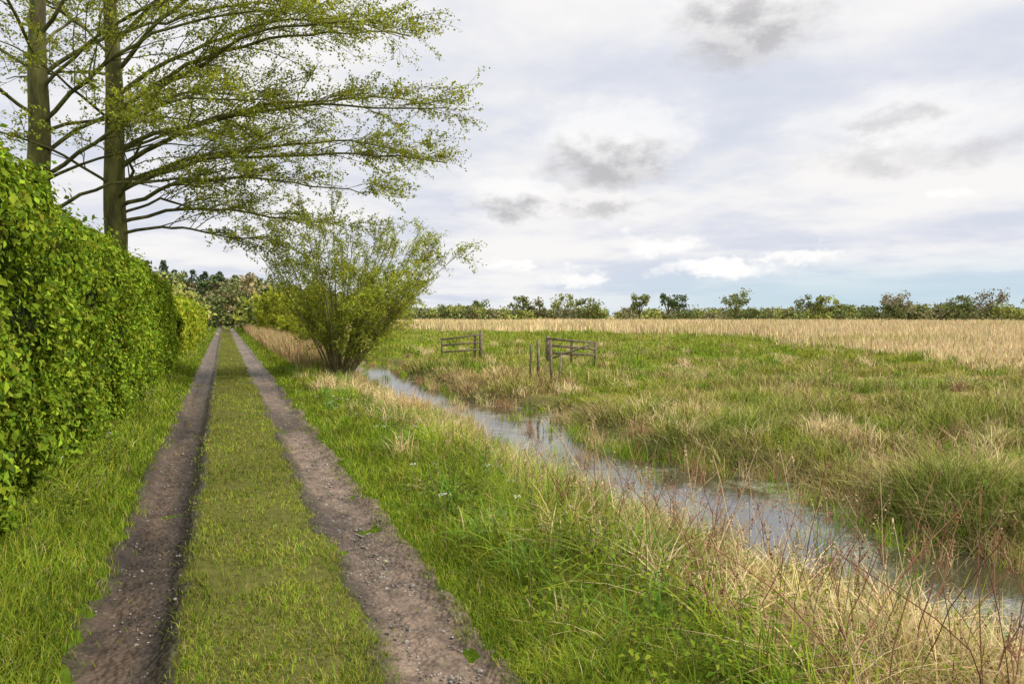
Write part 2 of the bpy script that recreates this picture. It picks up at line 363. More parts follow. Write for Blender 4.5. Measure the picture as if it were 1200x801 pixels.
# tussocks in the marsh
n0 = 560; rr_ = np.exp(R.uniform(np.log(7.5), np.log(45), n0)); aa = np.radians(R.uniform(14, 64, n0)); x0 = rr_*np.sin(aa); y0 = rr_*np.cos(aa)
kk = xp(x0, y0) > 6.45; x0, y0 = x0[kk], y0[kk]; n0 = len(x0); per = 60
x = np.repeat(x0, per)+R.normal(0, .13, n0*per); y = np.repeat(y0, per)+R.normal(0, .13, n0*per); n = len(x); r = np.hypot(x, y)
c = np.repeat(pick([ST, ST*1.2, BR*1.1, G1*1.1, G2, np.array([.40, .34, .12])], [3, 1.5, 2.6, 3, 2.5, 2.0], n0), per, 0)
V, T, Q, C = blades(np.stack([x, y, gz(x, y)-.02], 1), np.repeat(R.uniform(.2, .62, n0), per)*R.uniform(.5, 1.15, n), R.uniform(.006, .011, n)*np.maximum(1, r/7)**.85, R.uniform(.1, 1.2, n), jit(c)*.8, jit(c)*1.2)
mesh_obj('marsh_tussocks', V, T, Q, C, M_reed)

# reed bed
x, y, r = polar(180000, 15, 230, 12, 68)
k = (R.random(len(x)) < reedmask(x, y)); x, y, r = x[k], y[k], r[k]; n = len(x)
far = sm(25, 90, r)
h = (.5+.8*far)*R.uniform(.4, 1.15, n)*(.6+.8*fbm(x*.15, y*.15, 0, 151))
c = pick([ST, ST*1.15, ST*.85, BR*1.4, G2], [5, 3, 3, 1, .6], n)*(.75+.5*fbm(x*.08, y*.08, 0, 153))[:, None]
c = mixc(c, np.tile(G2*1.1, (n, 1)), sm(.58, .72, fbm(x*.05, y*.12, 0, 157))*.45)
P = np.stack([x, y, gz(x, y)-.02], 1)
V, T, Q, C = blades(P, h, R.uniform(.009, .016, n)*np.maximum(1, r/7)**.85, R.uniform(.03, .45, n), jit(c), jit(c)*1.1)
mesh_obj('reed_bed', V, T, Q, C, M_reed)

# water-edge plants and tussocks standing in the water
n0 = 380; y0 = np.exp(R.uniform(np.log(2.4), np.log(40), n0)); sd = R.random(n0)
x0 = np.where(sd < .5, R.uniform(3.85, 4.55, n0), np.where(sd < .9, R.uniform(5.75, 6.3, n0)+widen(y0), R.uniform(4.4, 5.8, n0))); x0 = x0+wob(y0)
per = 42; x = np.repeat(x0, per)+R.normal(0, .07, n0*per); y = np.repeat(y0, per)+R.normal(0, .12, n0*per); n = len(x)
col0 = np.repeat(pick([G1*1.2, LIME, ST*.85, BR*1.1], [3, 2, 3, 2], n0), per, 0)
P = np.stack([x, y, np.full(n, WZ-.05)], 1)
V, T, Q, C = blades(P, R.uniform(.12, .46, n), R.uniform(.005, .01, n)*np.maximum(1, np.hypot(x, y)/8)**.7, R.uniform(.1, 1.0, n), jit(col0), jit(col0)*1.1)
mesh_obj('water_edge_rushes', V, T, Q, C, M_grass)

# tall dead herbs along the verge beyond the shrub
x = R.uniform(2.0, 3.7, 24000); y = R.uniform(21, 75, 24000); n = len(x)
P = np.stack([x, y, gz(x, y)], 1)
c = pick([BR*1.2, ST*.65, BR*1.6, G2*.8], [4, 3, 2, 2], n)
V, T, Q, C = blades(P, R.uniform(.4, 1.1, n)*(.4+1.1*fbm(x, y*.4, 0, 161)), R.uniform(.015, .04, n), R.uniform(.05, .5, n), jit(c), jit(c))
mesh_obj('dead_verge_herbs', V, T, Q, C, M_reed)

# nettles / broad-leaved plants
P0 = []; N0 = []; S0 = []; C0 = []; tb = Tubes()
cent = [(2.25, 4.4), (2.0, 3.2), (2.5, 2.9), (2.9, 5.2), (1.9, 5.8), (2.6, 7.2), (2.3, 9.5), (3.1, 3.6), (2.7, 2.3), (-1.25, 6.4), (-1.3, 8), (-1.3, 9.6), (7.9, 8.5), (8.2, 11.5), (2.4, 12.5), (2.0, 2.6), (2.3, 3.7)]
for cx, cy in cent:
    for j in range(28):
        x = cx+R.normal(0, .2); y = cy+R.normal(0, .35)
        if -1.0 < x < 1.45: continue
        hh = R.uniform(.22, .46)*(.5 if cx < 0 else 1); z = float(gz(x, y))
        lean = R.normal(0, .07, 2); a0 = R.uniform(0, 6)
        top = np.array([x+lean[0], y+lean[1], z+hh]); b0 = np.array([x, y, z])
        tb.add([b0, (b0+top)/2, top], [.004, .003, .002], 4)
        for q in range(7):
            t = .25+.75*q/6; p0 = b0*(1-t)+top*t
            for s in (0, np.pi):
                an = a0+q*1.57+s; d = np.array([np.cos(an), np.sin(an), -.15]); sz = .030*(1.25-.6*t)
                P0.append(p0+d*sz*1.2); N0.append(np.array([np.cos(an)*.4, np.sin(an)*.4, 1])+R.normal(0, .2, 3)); S0.append(sz); C0.append(LIME*.75*R.uniform(.6, 1.2) if R.random() < .5 else G1*R.uniform(.6, 1.2))
e = empty('nettle_patch')
V, T, C = leaves(np.array(P0), np.array(N0), np.array(S0), .5, np.array(C0)); mesh_obj('nettle_leaves', V, T, None, C, M_grass, parent=e)
tb.obj('nettle_stems', M_stem, e)

# cow parsley: white umbels on thin stems
tb = Tubes(); FP = []
for j in range(46):
    x = R.uniform(1.5, 2.6) if R.random() < .75 else R.uniform(-1.5, -1.2); y = R.uniform(4.5, 15); z = float(gz(x, y)); hh = R.uniform(.2, .38)
    top = np.array([x+R.normal(0, .03), y+R.normal(0, .03), z+hh]); tb.add([[x, y, z], [(x+top[0])/2, (y+top[1])/2, z+hh*.5], top], [.003, .0025, .002], 3)
    for q in range(14): FP.append(top+np.array([R.normal(0, .02), R.normal(0, .02), R.normal(0, .005)]))
e = empty('cow_parsley'); tb.obj('stems', M_stem, e)
V, T, C = leaves(np.array(FP), np.tile([0, 0, 1.], (len(FP), 1))+R.normal(0, .3, (len(FP), 3)), R.uniform(.005, .009, len(FP)), .8, np.tile([.75, .75, .68], (len(FP), 1)))
mesh_obj('umbels', V, T, None, C, M_grass, parent=e)

# dead dock / meadowsweet / reed stalks
tb = Tubes(); LP = []
for j in range(430):
    if j < 260: x = R.uniform(2.3, 3.95); y = R.uniform(1.5, 5.2); hh = R.uniform(.35, 1.15)
    elif j < 360: x = R.uniform(2.3, 3.8); y = R.uniform(4.6, 13); hh = R.uniform(.3, .65)
    else: x = R.uniform(8, 18); y = R.uniform(6, 15); hh = R.uniform(.4, .9)
    z = float(gz(x, y)); ln = R.normal(0, .28, 2)*hh; m = 8
    kink = R.normal(0, .04, 2)*(R.random() < .4)
    pts = np.array([[x+ln[0]*t*t*1.2+kink[0]*max(0, t-.6)*5+R.normal(0, .006), y+ln[1]*t+kink[1]*max(0, t-.6)*5+R.normal(0, .006), z+hh*t*(1-.12*t*abs(ln[0]))] for t in np.linspace(0, 1, m)])
    q0 = R.random(); col = np.array([.24, .11, .07])*R.uniform(.6, 1.5) if q0 < .5 else (ST*R.uniform(.5, 1.1) if q0 < .8 else BR*R.uniform(.6, 1.1))
    tb.add(pts, np.linspace(R.uniform(.003, .0052), .0016, m), 4, col)
    for q in range(R.integers(0, 6)):
        t = R.uniform(.45, .95); p0 = pts[int(t*(m-1))]; an = R.uniform(0, 6.28); l = R.uniform(.04, .14)
        p1 = p0+np.array([np.cos(an)*l*.5, np.sin(an)*l*.5, l*.9])
        tb.add([p0, (p0+p1)/2+R.normal(0, .005, 3), p1], [.0018, .0014, .001], 3, col)
        for s in range(5): LP.append((p1+R.normal(0, .008, 3)-[0, 0, s*.012], col))
    for s in range(8): LP.append((pts[-1]+R.normal(0, .006, 3)-[0, 0, s*.01], col))
e = empty('dead_dock_stalks'); tb.obj('stalks', M_reed, e)
V, T, C = leaves(np.array([a for a, b in LP]), R.normal(size=(len(LP), 3)), R.uniform(.004, .009, len(LP)), .7, np.array([b for a, b in LP]))
mesh_obj('seed_heads', V, T, None, C, M_reed, parent=e)

# ------------------------------------------------------------ hedges
def hedge(name, y0, y1, xf, Hf, depth, nleaf, lsize, palette, wts, seed):
    dpt = np.array([.06, .02, 0, .05, .18, .42, depth-.4, depth, depth]); hz = np.array([0, .17, .5, .84, .95, 1, 1, .85, 0])
    def surf(s, y, extra):
        H = Hf(y); px = np.interp(s, SS, dpt); pz = np.interp(s, SS, hz)
        ds = .02; tx = np.interp(s+ds, SS, dpt)-np.interp(s-ds, SS, dpt); tz = (np.interp(s+ds, SS, hz)-np.interp(s-ds, SS, hz))*H
        l = np.hypot(tx, tz)+1e-6; nxx = tz/l; nzz = tx/l
        X = xf-px; Z = pz*H+.05
        dsp = (fbm(y*1.1, Z*1.1, X, seed)-.5)*.6+(fbm(y*3.2, Z*3.2, X*3, seed+5)-.5)*.42+extra
        N = np.stack([nxx, np.zeros_like(nxx), nzz], 1)
        return np.stack([X, y, Z], 1)+N*dsp[:, None], N
    seg = np.hypot(np.diff(dpt), np.diff(hz)*2.8); SS = np.concatenate([[0], np.cumsum(seg)])/seg.sum()
    e = empty(name)
    s = np.linspace(0, 1, 60); y = np.concatenate([np.arange(y0, y1, .15), [y1]])
    A, B = np.meshgrid(s, y); V, _ = surf(A.ravel(), B.ravel(), -.17)
    i = (np.arange(len(y)-1)[:, None]*60+np.arange(59)[None]).ravel()
    Q = [np.stack([i, i+1, i+61, i+60], 1)]
    for base in (0, (len(y)-1)*60):
        a = np.arange(0, 29); Q.append(np.stack([base+a, base+a+1, base+58-a, base+59-a], 1))
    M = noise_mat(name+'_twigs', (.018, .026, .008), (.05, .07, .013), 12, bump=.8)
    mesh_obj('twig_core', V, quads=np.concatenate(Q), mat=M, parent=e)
    ya = max(y0, .5)
    y = np.where(R.random(nleaf) < .93, ya+(y1-ya)*R.random(nleaf)**1.5, R.uniform(y0, y1, nleaf))
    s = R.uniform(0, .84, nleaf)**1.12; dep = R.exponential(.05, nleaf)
    P, N = surf(s, y, .07-dep); P += R.normal(0, .02, P.shape)
    k = R.random(nleaf) < .05; P[k] += N[k]*R.uniform(0, .18, k.sum())[:, None]+np.array([0, 0, .05])
    k = R.random(nleaf) < .02; P[k, 1] = y1+R.uniform(-.05, .12, k.sum()); P[k, 0] = xf-.1-R.random(k.sum())*(depth-.2); P[k, 2] = R.random(k.sum())*Hf(y1)
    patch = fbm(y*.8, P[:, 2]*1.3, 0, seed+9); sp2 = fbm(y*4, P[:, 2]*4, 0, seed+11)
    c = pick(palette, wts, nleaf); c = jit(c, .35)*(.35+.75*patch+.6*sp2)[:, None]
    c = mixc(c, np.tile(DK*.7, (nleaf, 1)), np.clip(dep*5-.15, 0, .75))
    N = N+R.normal(0, .55, N.shape)+np.array([0, 0, .35])
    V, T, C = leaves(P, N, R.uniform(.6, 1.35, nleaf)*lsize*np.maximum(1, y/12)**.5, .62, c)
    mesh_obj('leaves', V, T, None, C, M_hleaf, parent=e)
HL = np.array([.25, .345, .03])
hedge('hedge', -3, 25, -1.52, lambda y: np.interp(y, [0, 6, 10, 17, 25], [3.25, 3.15, 2.95, 2.85, 2.65]), 1.5, 190000, .034,
      [HL*.85, G1*1.1, DK*1.2, G2*1.0, HL*1.2], [4.6, 4.2, 2.2, 1.0, 2.0], 201)
hedge('hedge', 30, 70, -1.6, lambda y: np.interp(y, [30, 40, 70], [2.15, 2.4, 2.3]), 1.5, 36000, .055,
      [LIME*1.1, G2*1.1, G1, np.array([.34, .39, .04])], [4, 3, 2, 3], 301)

# ------------------------------------------------------------ trees
def bez(p0, p1, p2, m):
    t = np.linspace(0, 1, m)[:, None]; return p0*(1-t)**2+2*p1*t*(1-t)+p2*t*t
def wig(pts, a):
    n = R.normal(0, a, pts.shape); n[0] = 0; return pts+np.cumsum(n, 0)*.6
class Tree:
    def __init__(s): s.t = Tubes(); s.LP = []; s.sp = .045
    def twig(s, p, d, l, r, nl, droop=-.05):
        d = d/np.linalg.norm(d); e = p+d*l+np.array([0, 0, droop*l]); pts = wig(bez(p, p+d*l*.55+np.array([0, 0, .05*l]), e, 4), l*.03)
        s.t.add(pts, np.linspace(r, r*.45, 4), 3)
        tt = R.uniform(.1, 1.05, nl)
        ii = np.clip((tt*3), 0, 2.99); i0 = ii.astype(int); b = pts[i0]+(pts[i0+1]-pts[i0])*(ii-i0)[:, None]
        s.LP.append(b+R.normal(0, s.sp, (nl, 3))); return pts
    def branch(s, pts, r0, r1, nsec, lsec, ntw, ltw, nl, flat=.35, spread=.9, t0=.2):
        m = len(pts); s.t.add(pts, np.linspace(r0, r1, m)**1.0, 6)
        tan = np.gradient(pts, axis=0)
        for t in np.sort(R.uniform(t0, 1, nsec)):
            k = t*(m-1); i = min(int(k), m-2); p = pts[i]+(pts[i+1]-pts[i])*(k-i); d = tan[i]/np.linalg.norm(tan[i])
            sd = np.cross(d, [0, 0, 1]); sd /= np.linalg.norm(sd)+1e-6; sg = R.choice([-1, 1])
            dd = d+sd*sg*R.uniform(.4, 1.2)*spread+np.array([0, 0, R.normal(.12, flat)]); dd /= np.linalg.norm(dd)
            l = lsec*(1.15-.65*t)*R.uniform(.6, 1.2); e = p+dd*l+np.array([0, 0, -.04*l])
            q = wig(bez(p, p+dd*l*.5+np.array([0, 0, .1*l]), e, 7), l*.024)
            rr = max(.006, (r0*(1-t)+r1*t)*.42); s.t.add(q, np.linspace(rr, .005, 7), 4)
            tq = np.gradient(q, axis=0)
            for j in range(ntw):
                u = R.uniform(.15, 1)*6; a = min(int(u), 5); pp = q[a]+(q[a+1]-q[a])*(u-a); dq = tq[a]/np.linalg.norm(tq[a])
                s2 = np.cross(dq, [0, 0, 1]); d3 = dq+s2*R.choice([-1, 1])*R.uniform(.3, 1.1)+np.array([0, 0, R.normal(.05, flat)])
                s.twig(pp, d3, ltw*R.uniform(.5, 1.2), .005, nl)
    def finish(s, name, bark, size, asp, pal, wts, lm=None):
        e = empty(name); s.t.obj('trunk_and_branches', bark, e)
        P = np.concatenate(s.LP); n = len(P); N = R.normal(size=(n, 3))+np.array([0, 0, .5])
        cl = fbm(P[:, 0]*.9, P[:, 1]*.9, P[:, 2]*.9, 401)
        c = jit(pick(pal, wts, n), .3)*(.6+.8*cl)[:, None]
        V, T, C = leaves(P, N, R.uniform(.6, 1.25, n)*size, asp, c); mesh_obj('leaves', V, T, None, C, lm or M_leaf, parent=e)
cr_ = np.array([.921, -.389, 0]); fw_ = np.array([.389, .921, 0])
def alder(bx, by, H, r0, right, others, nl):
    T = Tree(); b = np.array([bx, by, 0.]); z = np.linspace(0, H, 24)
    ox = (vn(z*.25, bx)-.5)*.7+(vn(z*.8, bx+4)-.5)*.14; oy = (vn(z*.25, by+9)-.5)*.7
    tp = np.stack([bx+ox-ox[0], by+oy-oy[0], z], 1); rr = np.interp(z, [0, 1, H*.5, H], [r0*1.25, r0, r0*.68, .03]); T.t.add(tp, rr, 12)
    def at(zz): return np.array([np.interp(zz, z, tp[:, 0]), np.interp(zz, z, tp[:, 1]), zz])
    for z0, reach, z1, ang in right:
        a = rad(ang); d = cr_*math.cos(a)+fw_*math.sin(a); p = at(z0); e = np.array([bx, by, 0])+d*reach; e[2] = z1
        mid = p*.55+e*.45; mid[2] = max(z0, z1)+R.uniform(.3, 1.2)
        pts = wig(bez(p, mid, e, 16), .09); br = r0*.08+reach*.0045
        T.branch(pts, br, .012, int(reach*2.3)+3, 2.2, 8, .85, nl)
    for j in range(others):
        z0 = R.uniform(4.0, H-1); a = R.uniform(0, 2*np.pi); reach = np.interp(z0, [3, 6, 10, H], [4.8, 6, 4.8, 1.2])*R.uniform(.7, 1.1)
        p = at(z0); d = np.array([math.cos(a), math.sin(a), 0]); e = p+d*reach; e[2] = z0+R.uniform(.4, 2.2); mid = p+d*reach*.45; mid[2] = e[2]+.2
        T.branch(wig(bez(p, mid, e, 10), .07), r0*.07+reach*.0045, .012, int(reach*1.8)+2, 1.9, 7, .8, nl)
    return T
PAL = [np.array([.27, .31, .04]), np.array([.20, .245, .035]), np.array([.36, .385, .06]), np.array([.13, .165, .03])]
RT = [(3.9, 5.2, 3.7, -6), (4.2, 6.6, 4.3, 14), (4.6, 7.6, 4.9, -14), (5.0, 9.6, 6.1, 2), (5.3, 9.0, 6.6, 18), (5.6, 9.9, 6.9, -10), (6.1, 9.1, 7.7, 8),
      (6.6, 8.8, 8.6, -18), (7.1, 8.4, 9.6, 0), (7.6, 8.0, 10.4, 20), (8.2, 7.6, 11.2, -8), (9, 6.8, 12, 5), (4.4, 4.5, 4.6, 40), (4.8, 5.2, 5.6, -45), (6, 5.5, 7.4, 50), (10, 6, 13, 0)]
alder(-2.93, 21.9, 15, .33, RT, 12, 19).finish('alder_tree', M_bark, .035, .75, PAL, [4, 3, 2, 1])
RT2 = [(4.2, 5, 5.0, 10), (5, 6.5, 6.4, -12), (5.6, 6, 7.4, 20), (6.4, 6.4, 8.6, -5), (7.5, 6, 10, 12), (8.5, 5.5, 11, -20)]
alder(-3.9, 20.4, 14.5, .33, RT2, 16, 18).finish('alder_tree', M_bark, .035, .75, PAL, [4, 3, 2, 1])

def shrub(bx, by, h, nst, lean_r, lean_l, nl, ltw=.55, nsec=9, rad0=.028, t0=.12, sp=.06):
    T = Tree(); T.sp = sp; bz = float(gz(bx, by))
    for j in range(nst):
        f = (j+.5)/nst; ln = -lean_l+(lean_r+lean_l)*f+R.normal(0, .08); dp = R.normal(0, .38)
        p = np.array([bx, by, bz])+cr_*ln*.35+fw_*dp*.3; L_ = h*R.uniform(.55, 1.08)*(1-.12*abs(ln))
        d = cr_*ln+fw_*dp+np.array([0, 0, 1.]); d /= np.linalg.norm(d); e = p+d*L_
        mid = p+(d*.7+np.array([0, 0, .2]))*L_*.5
        T.branch(wig(bez(p, mid, e, 10), .03), rad0*R.uniform(.5, 1.2), .006, nsec, h*.22, 5, ltw, nl, flat=.5, spread=.45, t0=t0)
    return T
WP = [np.array([.35, .41, .06]), np.array([.26, .33, .045]), np.array([.46, .49, .10]), np.array([.16, .21, .03])]
shrub(3.15, 20.9, 5.4, 44, .95, .42, 16, nsec=9).finish('willow_shrub', M_stem, .058, .28, WP, [4, 3, 2.6, .8])
shrub(4.4, 62, 4.6, 24, .9, .8, 10, ltw=.6, nsec=7).finish('willow_shrub', M_stem, .14, .5, [LIME*1.1, G2*1.3, WP[2]], [3, 3, 2])
shrub(5.6, 45, 3.4, 18, .9, .8, 10, ltw=.6, nsec=7).finish('willow_shrub', M_stem, .11, .5, [LIME, G2*1.2, WP[1]], [3, 3, 2])

# ------------------------------------------------------------ distant tree masses
def treemass(name, specs, lsz, seed):
    e = empty(name); PP = []; CC = []; SS = []; tb = Tubes()
    for (x, y, h, w, col, dens, kind) in specs:
        if kind == 'pine':
            n = int(90*dens); t = R.random(n)**.8; rr = w*.5*(1-t)**.7*np.sqrt(R.random(n))+.4; a = R.uniform(0, 6.28, n)
            P = np.stack([x+rr*np.cos(a), y+rr*np.sin(a), h*(.15+.85*t)], 1)
        else:
            nc = R.integers(8, 14); P = []
            for j in range(nc):
                a = R.uniform(0, 6.28); q = w*.4*np.sqrt(R.random()); cz = h*R.uniform(.28 if kind == 'bush' else .42, .86)
                rr = w*R.uniform(.10, .22); n = int(26*dens)
                d = R.normal(size=(n, 3)); d /= np.linalg.norm(d, axis=1, keepdims=True); d *= rr*R.uniform(.2, 1.25, (n, 1)); d[:, 2] *= .8
                P.append(d+np.array([x+q*math.cos(a), y+q*math.sin(a), cz]))
                if kind == 'tree': tb.add([[x, y, h*.2], [x+q*math.cos(a)*.5, y+q*math.sin(a)*.5, (h*.2+cz)/2], [x+q*math.cos(a), y+q*math.sin(a), cz]], [.14, .1, .05], 4)
            if kind == 'bush':
                n = int(70*dens); P.append(np.stack([x+R.normal(0, w*.3, n), y+R.normal(0, w*.3, n), h*.5*R.random(n)], 1))
            P = np.concatenate(P)
        tb.add([[x, y, -.3], [x, y, h*.3], [x+R.normal(0, .1), y, h*.7]], [.22, .16, .06], 5)
        n = len(P); PP.append(P); CC.append(jit(np.tile(np.array(col)*R.uniform(.8, 1.2), (n, 1)), .35)); SS.append(np.full(n, lsz)*R.uniform(.6, 1.3, n))
    P = np.concatenate(PP); N = R.normal(size=P.shape)+np.array([0, 0, .6])
    V, T, C = leaves(P, N, np.concatenate(SS), .7, np.concatenate(CC)); mesh_obj('foliage', V, T, None, C, M_far, parent=e)
    tb.obj('trunks', M_bark, e)
def W(xc, yc): return xc*.921+yc*.389, yc*.921-xc*.389
OL = (.20, .23, .08); YG = (.31, .34, .08); DG = (.11, .15, .06); PN = (.10, .125, .075); GB = (.25, .24, .12); TW = (.30, .265, .18)
sp = []
for j in range(270):
    xc = R.uniform(-60, 260); yc = R.uniform(225, 275); x, y = W(xc, yc)
    u = vn(xc*.05, 1.0, 0, 5); sp.append((x, y, R.uniform(3.0, 5.0)+3.6*max(0, u-.5), R.uniform(6, 11), [OL, YG, GB, DG][R.choice(4, p=[.4, .3, .25, .05])], 1.2, 'bush'))
for xc, h, w, c, k in [(3, 9.0, 10, OL, 'tree'), (10, 8, 9, GB, 'tree'), (20, 10.4, 12, YG, 'tree'), (26, 8.6, 9, OL, 'tree'), (44, 9.4, 7, OL, 'tree'), (54, 10.2, 7, DG, 'tree'), (59, 9.4, 7, DG, 'tree'), (78, 11.0, 12, OL, 'tree'),
                       (105, 10, 11, OL, 'tree'), (111, 9.4, 9, YG, 'tree'), (133, 9.8, 13, TW, 'tree'), (138, 8, 9, YG, 'tree'), (157, 9.6, 11, OL, 'tree'), (168, 10.8, 13, TW, 'tree'), (192, 9.8, 14, OL, 'tree'), (210, 8.5, 12, GB, 'tree'), (-12, 8, 9, OL, 'tree')]:
    x, y = W(xc*.97, 235+R.uniform(-8, 6)); sp.append((x, y, h, w, c, 2.2, k))
treemass('distant_tree_line', sp, .40, 1)
sp = []
for j in range(180):
    x = R.uniform(-70, 60); y = R.uniform(240, 300); h = np.interp(x, [-60, -25, 0, 20, 60], [22, 21, 18, 13.5, 9])*R.uniform(.78, 1.0)
    if R.random() < .5: sp.append((x, y, h, R.uniform(6, 9), PN if R.random() < .8 else DG, 3.0, 'pine'))
    else: sp.append((x, y, h*.95, R.uniform(8, 12), [DG, OL, GB, YG][R.integers(4)], 2.0, 'tree'))
treemass('wooded_hillside', sp, .6, 2)
sp = []
for j in range(80):
    x = R.uniform(-32, 16); y = R.uniform(105, 165)
    if -2.2 < x < 2.6 and y < 120: continue
    h = R.uniform(4.5, 10)*(1 if x < 8 else .75); sp.append((x, y, h, R.uniform(5, 8), [YG, OL, (.28, .33, .08), (.34, .28, .14), DG][R.choice(5, p=[.37, .25, .22, .08, .08])], 2.8, 'bush' if R.random() < .6 else 'tree'))
for j in range(16):
    x = R.uniform(-9, -3.5); y = R.uniform(50, 100); sp.append((x, y, R.uniform(3, 5), R.uniform(3, 5), [YG, OL, (.36, .38, .10)][R.integers(3)], 3, 'bush'))
for j in range(14):
    x = R.uniform(3.5, 8); y = R.uniform(70, 110); sp.append((x, y, R.uniform(3, 5.5), R.uniform(3.5, 6), [YG, OL, G2*1.1][R.integers(3)], 3.5, 'bush'))
for j in range(8):
    x = R.uniform(-2.5, 3.5); y = R.uniform(128, 140); sp.append((x, y, R.uniform(3, 6), R.uniform(4, 6), [OL, DG, YG][R.integers(3)], 4, 'bush'))
treemass('woodland_edge', sp, .24, 3)

# ------------------------------------------------------------ fence, gate, posts
def box(V, Q, a, b, w, d, up=(0, 0, 1)):
    a = np.array(a, float); b = np.array(b, float); t = b-a; t /= np.linalg.norm(t)
    ref = np.array(up, float) if abs(np.dot(t, up)) < .9 else np.array([1., 0, 0])
    s = np.cross(t, ref); s /= np.linalg.norm(s); u = np.cross(s, t); i = sum(len(v) for v in V); vs = []
    for p, k in ((a, 1), (b, .93)):
        for su, sv in ((-1, -1), (1, -1), (1, 1), (-1, 1)): vs.append(p+s*su*w/2*k+u*sv*d/2*k+R.normal(0, .004, 3))
    V.append(np.array(vs)); Q += [[i, i+3, i+2, i+1], [i+4, i+5, i+6, i+7]]+[[i+j, i+(j+1) % 4, i+4+(j+1) % 4, i+4+j] for j in range(4)]
def part(name, parent, items):
    V = []; Q = []
    for a, b, w, d in items: box(V, Q, a, b, w, d)
    return mesh_obj(name, np.concatenate(V), quads=np.array(Q), mat=M_wood, parent=parent)
def fence(name, A, B, rails, posts, brace=False):
    e = empty(name); A = np.array([*A, 0.]); B = np.array([*B, 0.]); zA = float(gz(A[0], A[1])); zB = float(gz(B[0], B[1]))
    pi = []
    for t, hh, ww in posts:
        p = A*(1-t)+B*t; z = float(gz(p[0], p[1])); pi.append((p+[0, 0, z-.2], p+[R.normal(0, .02), R.normal(0, .02), z+hh], ww, ww))
    part('posts', e, pi); n = np.cross(B-A, [0, 0, 1]); n /= np.linalg.norm(n)
    ri = [(A+n*.07+[0, 0, zA+h1], B+n*.07+[0, 0, zB+h2], .035, .085) for h1, h2 in rails]
    if brace: ri.append((A+n*.11+[0, 0, zA+.25], B*.95+A*.05+n*.11+[0, 0, zB+.95], .03, .07))
    part('rails', e, ri)
fence('wooden_gate', (9.5, 31.0), (11.15, 30.2), [(.32, .45), (.64, .78), (.92, 1.14)], [(0, 1.0, .09), (.84, 1.2, .10), (1.0, 1.3, .15)])
fence('wooden_fence', (11.6, 23.9), (13.3, 23.2), [(.52, .5), (.82, .72), (1.08, .98)], [(0, 1.2, .13), (.5, 1.05, .08), (1.0, 1.0, .08)], True)
for px, py, hh, ww in ((8.15, 18.0, 1.25, .05), (8.38, 17.85, 1.4, .07), (8.75, 17.75, 1.4, .06), (8.5, 16.9, 1.0, .05)):
    e = empty('wooden_post'); z = float(gz(px, py)); tp = (px+R.normal(0, .04), py, z+hh*.9)
    part('post', e, [((px, py, z-.3), tp, ww, ww)])

# ------------------------------------------------------------ world sky
w = bpy.data.worlds.new('World'); scene.world = w; w.use_nodes = True; nt = w.node_tree; nt.nodes.clear(); N = nt.nodes; L = nt.links
SUN_AZ, SUN_EL = 114, 44
sky = N.new('ShaderNodeTexSky'); sky.sky_type = 'NISHITA'; sky.sun_disc = False; sky.sun_elevation = rad(SUN_EL); sky.sun_rotation = rad(SUN_AZ)
tc = N.new('ShaderNodeTexCoord'); sp = N.new('ShaderNodeSeparateXYZ'); L.new(tc.outputs['Generated'], sp.inputs[0])
def mth(op, a, b=None, c=None, clamp=False):
    n = N.new('ShaderNodeMath'); n.operation = op; n.use_clamp = clamp
    for i, v in enumerate((a, b, c)):
        if v is None: continue
        if isinstance(v, (int, float)): n.inputs[i].default_value = v
        else: L.new(v, n.inputs[i])
    return n.outputs[0]
def mrange(v, a, b, c, d, smooth=True):
    n = N.new('ShaderNodeMapRange'); n.interpolation_type = 'SMOOTHSTEP' if smooth else 'LINEAR'
    for i, q in enumerate((a, b, c, d)): n.inputs[i+1].default_value = q
    L.new(v, n.inputs[0]); return n.outputs[0]
def mixn(f, a, b):
    n = N.new('ShaderNodeMix'); n.data_type = 'RGBA'
    if isinstance(f, (int, float)): n.inputs[0].default_value = f
    else: L.new(f, n.inputs[0])
    for s, v in ((6, a), (7, b)):
        if isinstance(v, tuple): n.inputs[s].default_value = (*v, 1)
        else: L.new(v, n.inputs[s])
    return n.outputs[2]
def noise(vec, sc, det=5, ro=.55):
    n = N.new('ShaderNodeTexNoise'); n.inputs['Scale'].default_value = sc; n.inputs['Detail'].default_value = det; n.inputs['Roughness'].default_value = ro
    L.new(vec, n.inputs['Vector']); return n
DG_ = 180/math.pi
az = mth('MULTIPLY', mth('ARCTAN2', sp.outputs[0], sp.outputs[1]), DG_); el = mth('MULTIPLY', mth('ARCSINE', sp.outputs[2]), DG_)
zz = mth('ADD', mth('MAXIMUM', sp.outputs[2], 0.0), .12)
cb = N.new('ShaderNodeCombineXYZ'); L.new(mth('DIVIDE', sp.outputs[0], zz), cb.inputs[0]); L.new(mth('DIVIDE', sp.outputs[1], zz), cb.inputs[1])
n1 = noise(cb.outputs[0], .75, 6, .58)
base = mixn(mrange(n1.outputs[0], .36, .60, 0, 1), (6.9, 7.25, 8.3), (9.5, 9.35, 9.3))
low = mth('MULTIPLY', mrange(el, .8, 5.5, 1, 0), mrange(az, 22, 45, .1, 1))
base = mixn(mth('MULTIPLY', low, .85), base, mixn(.8, sky.outputs[0], (5.2, 7.4, 8.9)))
base = mixn(mrange(el, -.5, 1.6, .5, 0), base, (8.0, 8.6, 9.0))
cv = N.new('ShaderNodeCombineXYZ'); L.new(az, cv.inputs[0]); L.new(el, cv.inputs[1])
mpv = N.new('ShaderNodeVectorMath'); mpv.operation = 'MULTIPLY'; L.new(cv.outputs[0], mpv.inputs[0]); mpv.inputs[1].default_value = (1, 1.7, 1)
